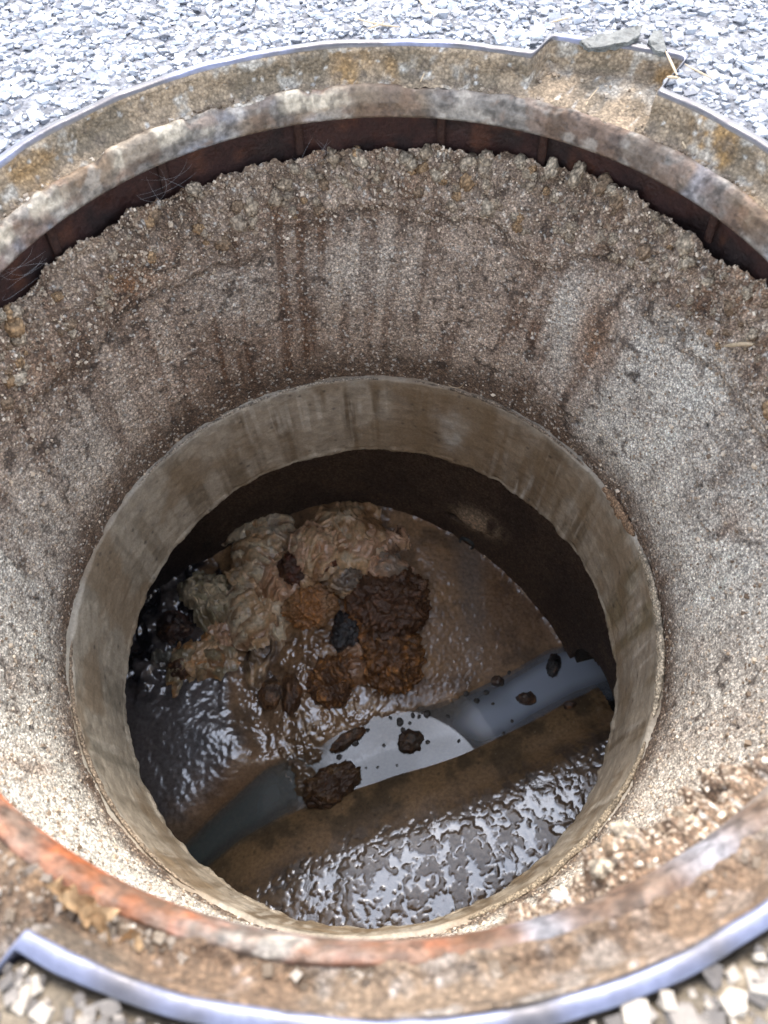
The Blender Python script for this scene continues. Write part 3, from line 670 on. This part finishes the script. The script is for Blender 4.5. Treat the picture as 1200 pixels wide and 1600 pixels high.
# ================================================================== waste on the chamber floor
def blob(name, px, half, hgt, tones, mat, label, cat, group=None, seed=0, fold=.0, rough=.3, freq=2.2, rot=0, sub=5, lift=0., outline=.25, tail=None, warp=.5):
    c = onfloor(*px); s1 = half[0]/FPX*1.5; s2 = half[1]/FPX*1.5*1.12; hgt = hgt*1.1
    V0, Fc = ico(sub)
    sh = np.array([seed*3.7, seed*1.3, -seed*2.1])
    wp_ = V0+warp*np.stack([fbm(V0+sh, 1.3, 2, 1), fbm(V0+sh, 1.3, 2, 2), fbm(V0+sh, 1.3, 2, 3)], 1)
    wp_ = wp_+.10*np.stack([fbm(V0+sh, 5, 2, 4), fbm(V0+sh, 5, 2, 5), fbm(V0+sh, 5, 2, 6)], 1)
    fa = seed*1.7; q_ = wp_.copy(); q_[:, :2] = np.stack([(wp_[:, 0]*math.cos(fa)-wp_[:, 1]*math.sin(fa))*1.5, (wp_[:, 0]*math.sin(fa)+wp_[:, 1]*math.cos(fa))*.75], 1)
    nn = fbm(wp_+sh, freq, 4, seed, .5); rg = ridge(q_+sh, freq*1.1, 4 if mat.name != 'soaked_rag' else 3, seed+7)
    ol = 1+outline*fbm(V0*[1, 1, .3]+sh, 1.1, 3, seed+3)*1.6
    rad_ = ol*(1+rough*nn+.62*fold*(rg-.3))
    if mat.name == 'wet_lump':
        wa, ha = worley(wp_*(freq*1.5)+sh, seed); wb, hb = worley(wp_*(freq*3.6)+sh, seed+5)
        rad_ = ol*(1+.8*rough*nn+.24*(.5-wa)+.13*(.5-wb)+.3*fold*(rg-.3)); rg = .35-wa*.9
    V = V0*rad_[:, None]*[s1, s2, hgt]
    V[:, 2] = np.where(V[:, 2] < 0, V[:, 2]*.35, V[:, 2])+lift+hgt*.12
    cr, sr = math.cos(rot), math.sin(rot); V[:, :2] = np.stack([V[:, 0]*cr-V[:, 1]*sr, V[:, 0]*sr+V[:, 1]*cr], 1)
    col = np.tile(tones[0], (len(V), 1)); col = mix(col, tones[1], sst(-.15, .45, fbm(wp_+sh, 1.7, 3, seed+11)))
    col = mix(col, [.30, .15, .06], .55*sst(.05, .4, fbm(wp_+sh, 3.2, 4, seed+29)))
    crv = sst(.42, -.15, rg if fold > .05 else nn*1.2); col = mix(col, tones[2], crv*.8)  # crease shade put into the colour with the darkest tone
    if len(tones) > 3: col = mix(col, tones[3], sst(.15, .5, fbm(V0+sh, 1.2, 3, seed+19))*.85)
    o = mesh_obj(name, V, Fc, mat, None, True, col); o.location = c
    tag(o, label, cat, group); return o
def rag(name, px, half, hgt, tones, label, seed=0, sheets=6, rot=0., spread=.72):
    c = onfloor(*px); s1 = half[0]/FPX*1.5; s2 = half[1]/FPX*1.68; r = random.Random(seed*7+1)
    nr, na = 26, 84; VV, FF, CC_ = [], [], []; off = 0
    for k in range(sheets):
        f = k/max(1, sheets-1); ox, oy = r.uniform(-1, 1)*spread*s1, r.uniform(-1, 1)*spread*s2
        if k == 0: ox = oy = 0
        q1, q2 = (s1, s2) if k == 0 else (s1*r.uniform(.42, .72), s2*r.uniform(.38, .68)); ro = r.uniform(0, 6.28) if k else 0; sh = seed*5.1+k*2.3
        A, Rr = np.meshgrid(np.arange(na)*2*pi/na, np.linspace(0.01, 1, nr)**.8); A, Rr = A.ravel(), Rr.ravel()
        o_ = 1+.60*fbm(np.stack([np.cos(A)*1.3+sh, np.sin(A)*1.3, A*0+sh], 1), 1, 4, 3)+.05*fbm(np.stack([np.cos(A)*6+sh, np.sin(A)*6, A*0], 1), 1, 3, 4)
        x, y = q1*Rr*o_*np.cos(A), q2*Rr*o_*np.sin(A)
        x, y = x*math.cos(ro)-y*math.sin(ro), x*math.sin(ro)+y*math.cos(ro)
        X_, Y_ = x+ox, y+oy; md = (X_/s1)**2+(Y_/s2)**2
        Q = np.stack([X_, Y_, np.full(len(X_), sh)], 1); Qw = Q+.012*np.stack([fbm(Q, 35, 2, 1), fbm(Q, 35, 2, 2), X_*0], 1)
        fd = r.uniform(0, 3.14); u_, v_ = Qw[:, 0]*math.cos(fd)+Qw[:, 1]*math.sin(fd), -Qw[:, 0]*math.sin(fd)+Qw[:, 1]*math.cos(fd)
        G = np.stack([u_*58, v_*20, Qw[:, 2]], 1); G2 = np.stack([u_*120, v_*60, Qw[:, 2]], 1)
        r1 = (1-np.abs(vn(G, seed+k))*2.2); r2 = (1-np.abs(vn(G2, seed+k+9))*2.2)
        z = .68*hgt*np.clip(1-.75*md, 0, 1)**.7+k*.0022+.0075*r1+.0032*r2-.010*Rr**5+.006*fbm(Q, 22, 2, 5)
        z = np.maximum(z, -.004)
        top_ = np.stack([X_+.002*r1, Y_+.002*r2, z], 1); bot = top_*[.985, .985, 1]-[0, 0, .0035]
        n_ = len(top_); g_ = grid_faces(na, nr); rim_ = np.arange((nr-1)*na, nr*na); nx = np.roll(rim_, -1)
        FF += [g_+off, g_[:, ::-1]+off+n_, np.stack([rim_, nx, nx+n_, rim_+n_], 1)[:, ::-1]+off]
        base_ = mix(np.tile(tones[0], (n_, 1)), tones[1], sst(-.3, .3, fbm(Q, 30, 3, 7)+(.35 if k % 2 else -.25)))
        base_ = mix(base_, tones[2], sst(.35, -.35, r1)*.75); base_ = mix(base_, tones[2], sst(.1, -.6, r2)*.35)  # fold troughs painted darker to deepen their shade
        base_ = mix(base_, tones[3] if len(tones) > 3 else tones[2], sst(.1, .45, fbm(Q, 42, 4, 8))*.6)
        VV += [top_, bot]; CC_ += [base_, base_*.8]; off += 2*n_
    V_ = np.concatenate(VV); cr, sr = math.cos(rot), math.sin(rot); V_[:, :2] = np.stack([V_[:, 0]*cr-V_[:, 1]*sr, V_[:, 0]*sr+V_[:, 1]*cr], 1)
    o = mesh_obj(name, V_, np.concatenate(FF), M_rag, None, True, np.concatenate(CC_)); o.location = c; tag(o, label, 'rag'); return o
TAN, PALE, PINK, BRN, DBR, ORG, RED, GRY = (.80, .53, .29), (.92, .77, .53), (.80, .50, .31), (.34, .16, .065), (.08, .04, .022), (.85, .36, .09), (.17, .05, .025), (.32, .26, .2)
rag('rag_wad', (413, 858), (52, 58), .045, (PALE, TAN, BRN, (.62, .56, .46)), 'pale crumpled wad of wet rag at the far left end of the pile', seed=3, sheets=11)
rag('rag_wad', (408, 940), (44, 62), .036, (TAN, PALE, BRN), 'long tan rag slumped below the pale wad', seed=5, rot=.1, sheets=11)
rag('rag_strip', (418, 1010), (30, 44), .018, ((.26, .18, .11), TAN, DBR), 'thin limp tan rag end trailing into the wet valley', seed=8, rot=-.15, sheets=3)
rag('rag_wad', (455, 905), (38, 34), .032, (TAN, PINK, BRN), 'small tan rag fold under the dark red lump', seed=9, sheets=11)
rag('rag_wad', (525, 852), (70, 44), .036, (TAN, PINK, BRN, PALE), 'wide brown rag heap with one cream patch, middle top of the pile', seed=12, sheets=11)
rag('rag_twist', (600, 850), (40, 20), .022, (PINK, TAN, DBR), 'twisted pinkish rag end pointing right at the top of the pile', seed=14, rot=.35, sheets=3)
rag('rag_wad', (590, 893), (42, 26), .030, (PINK, GRY, BRN), 'greyish pink slimy rag above the big dark hairy lump', seed=17, sheets=11)
blob('waste_lump', (463, 897), (24, 25), .034, (RED, (.10, .035, .02), DBR), M_fat, 'smooth dark red brown lump lying on the tan rags', 'waste lump', seed=21, rough=.16, freq=2.6, sub=5, lift=.022, outline=.1)
blob('waste_lump', (517, 888), (20, 13), .026, ((.22, .07, .03), RED, DBR), M_fat, 'small reddish lump between the dark red lump and the grey one', 'waste lump', seed=22, rough=.22, freq=2.6, sub=4, lift=.014)
blob('waste_lump', (490, 952), (36, 32), .036, (ORG, TAN, BRN, (.45, .26, .13)), M_fat, 'orange tan rounded lump in the centre of the pile', 'waste lump', seed=23, fold=.28, rough=.22, freq=2.3, sub=6)
blob('waste_lump', (545, 915), (26, 19), .028, (GRY, TAN, DBR), M_rag, 'grey tan wrinkled lump just above the big hairy lump', 'waste lump', seed=24, fold=.35, rough=.2, freq=2.8, sub=5, lift=.01)
blob('waste_lump', (600, 948), (60, 50), .052, ((.30, .13, .055), BRN, DBR, (.62, .27, .09)), M_fat, 'largest lump, dark brown and hairy, right side of the pile', 'waste lump', seed=27, fold=.2, rough=.34, freq=3.0, sub=6, outline=.15)
blob('waste_lump', (607, 1022), (46, 50), .042, (ORG, BRN, DBR, (.42, .25, .13)), M_fat, 'orange brown knobbly lump holding a small grey stone', 'waste lump', seed=31, fold=.3, rough=.3, freq=2.6, sub=6, outline=.2)
blob('pebble', (598, 1049), (11, 13), .014, ((.07, .08, .09), (.10, .11, .12), (.04, .04, .05)), M_stone, 'smooth dark grey pebble stuck in the orange brown lump', 'stone', seed=33, rough=.05, sub=4, lift=.026, outline=.05)
blob('waste_lump', (522, 1062), (29, 30), .032, (ORG, BRN, DBR), M_fat, 'shiny orange lump lowest in the pile, above the channel', 'waste lump', seed=35, rough=.26, freq=2.2, sub=6, fold=.15)
rag('rag_scrap', (552, 1032), (20, 32), .018, ((.40, .23, .13), PINK, BRN), 'peach coloured rag scrap beside the lowest orange lump', seed=37, sheets=3)
blob('sludge_lump', (545, 985), (24, 26), .020, ((.05, .045, .045), (.10, .09, .09), (.02, .02, .02)), M_fat, 'wet dark grey lump in the hollow between the orange lumps', 'waste lump', seed=39, rough=.25, sub=5)
rag('rag_wad', (325, 935), (30, 42), .034, ((.48, .42, .26), PALE, (.20, .14, .07)), 'yellowish crumpled wipe standing in the black sludge at the left', seed=41, rot=.3, sheets=11)
rag('rag_strip', (345, 985), (20, 42), .016, (TAN, PINK, BRN), 'thin tan wipe tail running down from the yellowish wipe', seed=43, rot=.35, sheets=3)
rag('rag_wad', (318, 1035), (54, 22), .024, ((.40, .32, .19), TAN, BRN, ORG), 'flat tan and orange wipe below the black sludge at the left', seed=45, sheets=11)
rag('rag_strip', (250, 1030), (24, 14), .014, ((.28, .27, .22), GRY, (.06, .05, .04)), 'grey wipe corner at the far left edge of the sludge', seed=47, rot=.6, sheets=3)
blob('waste_lump', (272, 985), (24, 20), .026, ((.10, .05, .035), DBR, (.03, .02, .02)), M_fat, 'dark brown lump sunk in black sludge left of the pile', 'waste lump', seed=49, rough=.3, sub=5)
blob('waste_lump', (283, 1043), (15, 17), .022, ((.13, .07, .045), BRN, DBR), M_fat, 'small round brown lump on the flat tan wipe', 'waste lump', seed=50, rough=.2, sub=4, lift=.01)
blob('waste_lump', (517, 1227), (37, 21), .032, ((.13, .07, .028), (.18, .10, .04), DBR), M_fat, 'long brown lump lying on the near edge of the bright water', 'waste lump', seed=53, rough=.24, freq=2.0, sub=6, rot=.5, outline=.2)
blob('waste_lump', (643, 1160), (16, 14), .018, ((.08, .065, .05), (.12, .09, .06), DBR), M_fat, 'round dark lump floating in the middle of the bright water', 'waste lump', seed=54, rough=.2, sub=4)
blob('waste_lump', (864, 1041), (10, 17), .014, ((.03, .028, .028), (.06, .05, .045), (.01, .01, .01)), M_fat, 'dark oval lump floating in the milky water', 'waste lump', seed=55, rough=.2, sub=4, rot=-.35)
blob('waste_lump', (545, 1155), (24, 9), .014, ((.11, .07, .04), BRN, DBR), M_fat, 'thin brown sliver in the froth at the left end of the bright water', 'waste lump', seed=56, rough=.2, sub=4, rot=.5)
blob('waste_lump', (454, 1085), (13, 24), .018, ((.17, .09, .04), BRN, DBR), M_fat, 'brown upright lump in the froth below the tan rags', 'waste lump', seed=57, rough=.3, sub=4)
blob('waste_lump', (424, 1082), (22, 18), .014, ((.09, .065, .04), BRN, DBR), M_fat, 'flat brown lump in the froth left of the upright one', 'waste lump', seed=58, rough=.3, sub=4)
blob('waste_lump', (778, 1065), (10, 8), .012, ((.06, .055, .05), GRY, DBR), M_fat, 'small grey lump at the far edge of the channel where the milky water starts', 'waste lump', seed=59, rough=.2, sub=3)
blob('waste_lump', (822, 1093), (13, 9), .012, ((.06, .05, .045), BRN, DBR), M_fat, 'small dark lump on the near side of the milky water', 'waste lump', seed=60, rough=.3, sub=3)
blob('waste_lump', (889, 1102), (10, 5), .010, ((.05, .04, .035), BRN, DBR), M_fat, 'tiny dark lump on the near bank below the milky water', 'waste lump', seed=61, rough=.3, sub=3)
# bubbles and specks floating: countable small dark specks
sp = [(625, 1128, 9), (630, 1142, 7), (645, 1118, 6), (667, 1116, 8), (610, 1122, 5), (655, 1120, 5), (555, 1160, 9), (530, 1183, 6), (600, 1165, 4), (668, 1160, 5), (717, 1158, 4), (590, 1199, 3), (572, 1200, 3), (620, 1196, 3), (700, 1120, 5), (640, 1130, 4), (575, 1141, 4), (545, 1210, 4), (745, 1095, 6), (760, 1082, 6), (770, 1100, 4), (795, 1050, 6), (800, 1127, 4), (787, 1146, 4), (740, 1070, 5), (850, 1120, 3), (715, 1075, 5), (728, 1083, 7)]
me3, F3_ = ico(2)
for k, (x, y, r) in enumerate(sp):
    p = up(x, y, ZW-.001); s_ = r/FPX*1.1
    V0 = me3*(1+.25*fbm(me3*1.5+k, 1, 2, k))[:, None]*[s_, s_*random.uniform(.7, 1.2), s_*.55]
    o = mesh_obj('floating_speck', V0, F3_, M_fat, None, True, np.tile([.055, .045, .035], (len(V0), 1))); o.location = p; o.rotation_euler.z = random.random()*6
    if x > 690 and y < 1110: tag(o, 'dark bubble of scum gathered along the far bank between the bright and the milky water', 'speck', 'scum bubbles along the far bank')
    elif x > 600 and y < 1150: tag(o, 'dark speck in the small cluster above the round floating lump', 'speck', 'specks above the round floating lump')
    else: tag(o, 'tiny dark speck floating on the bright mirror like water', 'speck', 'specks on the bright water')

# inlet stub and outlet pipe
def pipe(name, c, dirv_, r_out, r_in, ln, mat, colr, label):
    dirv_ = Vector(dirv_).normalized(); q = dirv_.to_track_quat('Z', 'Y').to_matrix(); prof = [(r_out, ln), (r_out, 0), (r_in, 0), (r_in, ln)]
    n = 48; V = []; 
    for R, z in prof:
        for i in range(n):
            a = i*2*pi/n; v = q@Vector((R*math.cos(a), R*math.sin(a), z)); V.append(np.array(v)+c)
    o = mesh_obj(name, V, grid_faces(n, 4), mat, None, True, np.tile(colr, (len(V), 1))); tag(o, label, 'pipe'); return o
pc = oncyl(728, 851, .49, CC); dv_ = np.array([pc[0]-CC[0], pc[1]-CC[1], 0])
pipe('inlet_pipe', pc, dv_, .0165, .0135, .05, M_stone, (.06, .07, .07), 'small dark pipe end low in the wall below the pale patch')
do = oc-np.array([*CC, 0]); do[2] = 0
pipe('outlet_pipe', np.array([oc[0], oc[1], -.995])-.0*do, do, .098, .088, .2, M_cham, (.05, .04, .03), 'dark outlet pipe at the right end of the channel')

# ================================================================== small dry things on the frame and road
def strand(name, P, r, mat, label, cat, group=None):
    P = [Vector(p) for p in P]; n = 6; V = []; m = 14; pts_ = []
    for i in range(m+1):
        t = i/m
        if len(P) == 3: pts_.append(P[0]*(1-t)**2+P[1]*2*t*(1-t)+P[2]*t*t)
        else: pts_.append(P[0].lerp(P[-1], t))
    for i, p in enumerate(pts_):
        dr = (pts_[min(i+1, m)]-pts_[max(i-1, 0)]).normalized(); q = dr.to_track_quat('Z', 'Y').to_matrix(); rr_ = r*(1-.6*abs(2*i/m-1)**3)
        for k in range(n):
            a = k*2*pi/n; V.append(p+q@Vector((math.cos(a)*rr_, math.sin(a)*rr_, 0)))
    o = mesh_obj(name, V, grid_faces(n, m+1), mat); tag(o, label, cat, group); return o
ND = [  # px start, px mid, px end, z, radius, label
 ((675, 72), (700, 95), (758, 108), -.016, .0011, 'long bent straw on the far ledge, right of centre'),
 ((643, 122), (655, 108), (668, 98), -.022, .0008, 'short straw leaning on the far ledge, left of a crossing pair'),
 ((657, 128), (664, 110), (676, 93), -.020, .0008, 'straw crossing near the top centre of the frame'),
 ((815, 125), (822, 115), (828, 108), -.024, .0010, 'tiny straw sliver on the ledge between the pair and the notch'),
 ((876, 122), (890, 131), (905, 130), -.024, .0010, 'short pale straw at the left end of the notch'),
 ((915, 165), (930, 140), (960, 112), -.022, .0009, 'long thin straw lying across the notch'),
 ((972, 146), (985, 135), (988, 117), -.022, .0014, 'thick cream straw in the middle of the notch'),
 ((945, 136), (950, 142), (960, 150), -.024, .0009, 'short straw touching the long thin one in the notch'),
 ((1040, 80), (1050, 100), (1058, 118), .004, .0010, 'pale straw on the road just right of the notch'),
 ((1042, 120), (1052, 121), (1062, 122), .003, .0010, 'short straw lying flat by the notch corner'),
 ((1070, 100), (1090, 112), (1112, 122), .004, .0007, 'thin straw on the road right of the notch'),
 ((555, 28), (590, 40), (625, 42), .004, .0008, 'straw on the road above the top centre of the frame'),
 ((575, 45), (590, 40), (600, 34), .004, .0008, 'short straw touching the frame top centre'),
 ((655, 0), (668, 15), (680, 25), .004, .0008, 'straw on the road at the top edge'),
 ((1055, 205), (1065, 218), (1072, 232), -.024, .0009, 'straw on the ledge below the notch corner'),
 ((460, 130), (480, 125), (492, 118), -.026, .0011, 'bent straw on the far ledge, left of centre'),
 ((860, 35), (880, 30), (892, 26), .004, .0008, 'short dark straw on the road above the notch')]
for k, (a, b, c, z, r, lb) in enumerate(ND):
    strand('dry_straw', [up(*a, z), up(*b, z+.002), up(*c, z+.001)], r, M_straw, lb, 'straw', 'dry straws on the frame and road')
p0 = oncyl(1132, 541, .325, (-.01, 0)); p1 = oncyl(1178, 538, .318, (-.01, 0))
strand('twig', [p0, (p0+p1)/2+[0, 0, .002], p1], .002, M_straw, 'thin brown twig lodged in the mortar at the right', 'twig')
strand('root_fibre', [oncyl(700, 601, .303, SC), oncyl(717, 612, .301, SC), oncyl(724, 600, .302, SC)], .0006, M_straw, 'curled pale fibre on the neck seam at the far side', 'fibre')
# leaf scraps near lower left
def leaf(px, py, z, sx, sy, rz, ry, label):
    n = 9; V = []
    for i in range(n):
        for j in range(5):
            u_ = i/(n-1)*2-1; v_ = (j/4*2-1)*math.sqrt(max(0, 1-u_*u_))*(1+.25*math.sin(i*2.3))
            V.append((u_*sx, v_*sy+.002*math.sin(u_*4), .004*(v_*v_)+.003*math.sin(u_*3)))
    bm = bmesh.new(); vs = [bm.verts.new(v) for v in V]
    for i in range(n-1):
        for j in range(4):
            try: bm.faces.new((vs[i*5+j], vs[(i+1)*5+j], vs[(i+1)*5+j+1], vs[i*5+j+1]))
            except ValueError: pass
    bmesh.ops.solidify(bm, geom=bm.faces[:], thickness=.0006)
    me = bpy.data.meshes.new('leaf_scrap'); bm.to_mesh(me); bm.free(); me.materials.append(M_leaf)
    o = bpy.data.objects.new('leaf_scrap', me); COL.objects.link(o); o.location = up(px, py, z); o.rotation_euler = (ry, ry*.6, rz); tag(o, label, 'leaf')
leaf(125, 1415, -.022, .010, .004, 2.3, .3, 'dry tan leaf scrap on the near left ledge, closest to the orange rust')
leaf(168, 1450, -.022, .009, .006, 1.0, -.4, 'lobed dry leaf scrap on the near left ledge, rightmost of the scraps')
leaf(140, 1440, -.024, .008, .004, 1.9, .5, 'narrow dry leaf scrap in the middle of the near left scraps')
leaf(100, 1395, -.023, .007, .003, 2.0, .2, 'small dry leaf scrap farthest left on the near ledge')
leaf(200, 1478, -.026, .008, .005, .5, .3, 'curled dry leaf scrap lowest of the near left scraps')
# bitumen flake standing proud at the far notch
def flake(pl, z, hgt, name, label, cat, mat):
    bm = bmesh.new(); lo = [up(x, y, z) for x, y in pl]; n = len(pl)
    a = [bm.verts.new(v) for v in lo]; b = [bm.verts.new(v+np.array([random.uniform(-.001, .001), random.uniform(-.001, .001), hgt*random.uniform(.7, 1.2)])) for v in lo]
    bm.faces.new(a[::-1]); bm.faces.new(b)
    for i in range(n): bm.faces.new((a[i], a[(i+1) % n], b[(i+1) % n], b[i]))
    bmesh.ops.triangulate(bm, faces=[f for f in bm.faces if len(f.verts) > 4])
    bmesh.ops.subdivide_edges(bm, edges=bm.edges[:], cuts=3, use_grid_fill=True)
    for v in bm.verts: v.co += Vector(rng.normal(0, .0004, 3))
    bmesh.ops.recalc_face_normals(bm, faces=bm.faces)
    me = bpy.data.meshes.new(name); bm.to_mesh(me); bm.free(); me.materials.append(mat); o = bpy.data.objects.new(name, me); COL.objects.link(o); tag(o, label, cat)
flake([(905, 68), (940, 60), (985, 50), (999, 48), (998, 62), (985, 70), (960, 78), (930, 82), (915, 80)], .002, .004, 'bitumen_flake', 'dark torn bitumen flake along the far edge of the notch', 'bitumen', M_bitumen)
flake([(1018, 55), (1030, 52), (1042, 82), (1038, 90), (1022, 84), (1012, 70)], .001, .004, 'bitumen_flake', 'small dark bitumen crumb at the notch corner beside the road', 'bitumen', M_bitumen)
# cobwebs between ribs
def web(x, y, label, s_=.03):
    c = oncyl(x, y, .334); t = np.array([-c[1], c[0], 0]); t /= np.linalg.norm(t); rdir = np.array([c[0], c[1], 0]); rdir /= np.linalg.norm(rdir)
    root = empty('cobweb', c); tag(root, label, 'cobweb')
    for k in range(7):
        a = random.gauss(.6, .9); b = a+pi+random.gauss(0, .9)
        p = c+t*math.cos(a)*s_+np.array([0, 0, math.sin(a)*s_*.6])+rdir*random.uniform(-.006, .006)
        q = c+t*math.cos(b)*s_+np.array([0, 0, math.sin(b)*s_*.6])+rdir*random.uniform(-.006, .006)
        o = strand('thread', [p, (p+q)/2*.9+c*.1+t*random.gauss(0, .012)-np.array([0, 0, random.uniform(0, .02)]), q], .00008, M_web, None, None)
        at_parent(o, root)
web(262, 285, 'grey cobweb between the frame and the mortar at the upper left')
web(490, 238, 'grey cobweb under the far lip, left of centre', .02)
web(40, 425, 'grey cobweb under the lip at the left edge', .025)
# larger loose pale stones
for k, (x, y, z, s_, lb) in enumerate([(840, 50, .003, .0062, 'white pebble on the road just above the notch'), (1066, 1, .003, .005, 'white pebble on the road near the top right'), (870, 1400, -.026, .0022, 'white grain on the near right ledge'), (990, 170, -.028, .0025, 'white grain on the ledge under the notch'), (620, 17, .004, .004, 'white pebble on the road above the straws')]):
    o = put('pebble', variants[k], up(x, y, z), s_); me = o.data.copy(); o.data = me; me.materials[0] = M_stone
    for q in me.color_attributes['tint'].data: q.color = (.75, .75, .74, 1)
    tag(o, lb, 'stone')
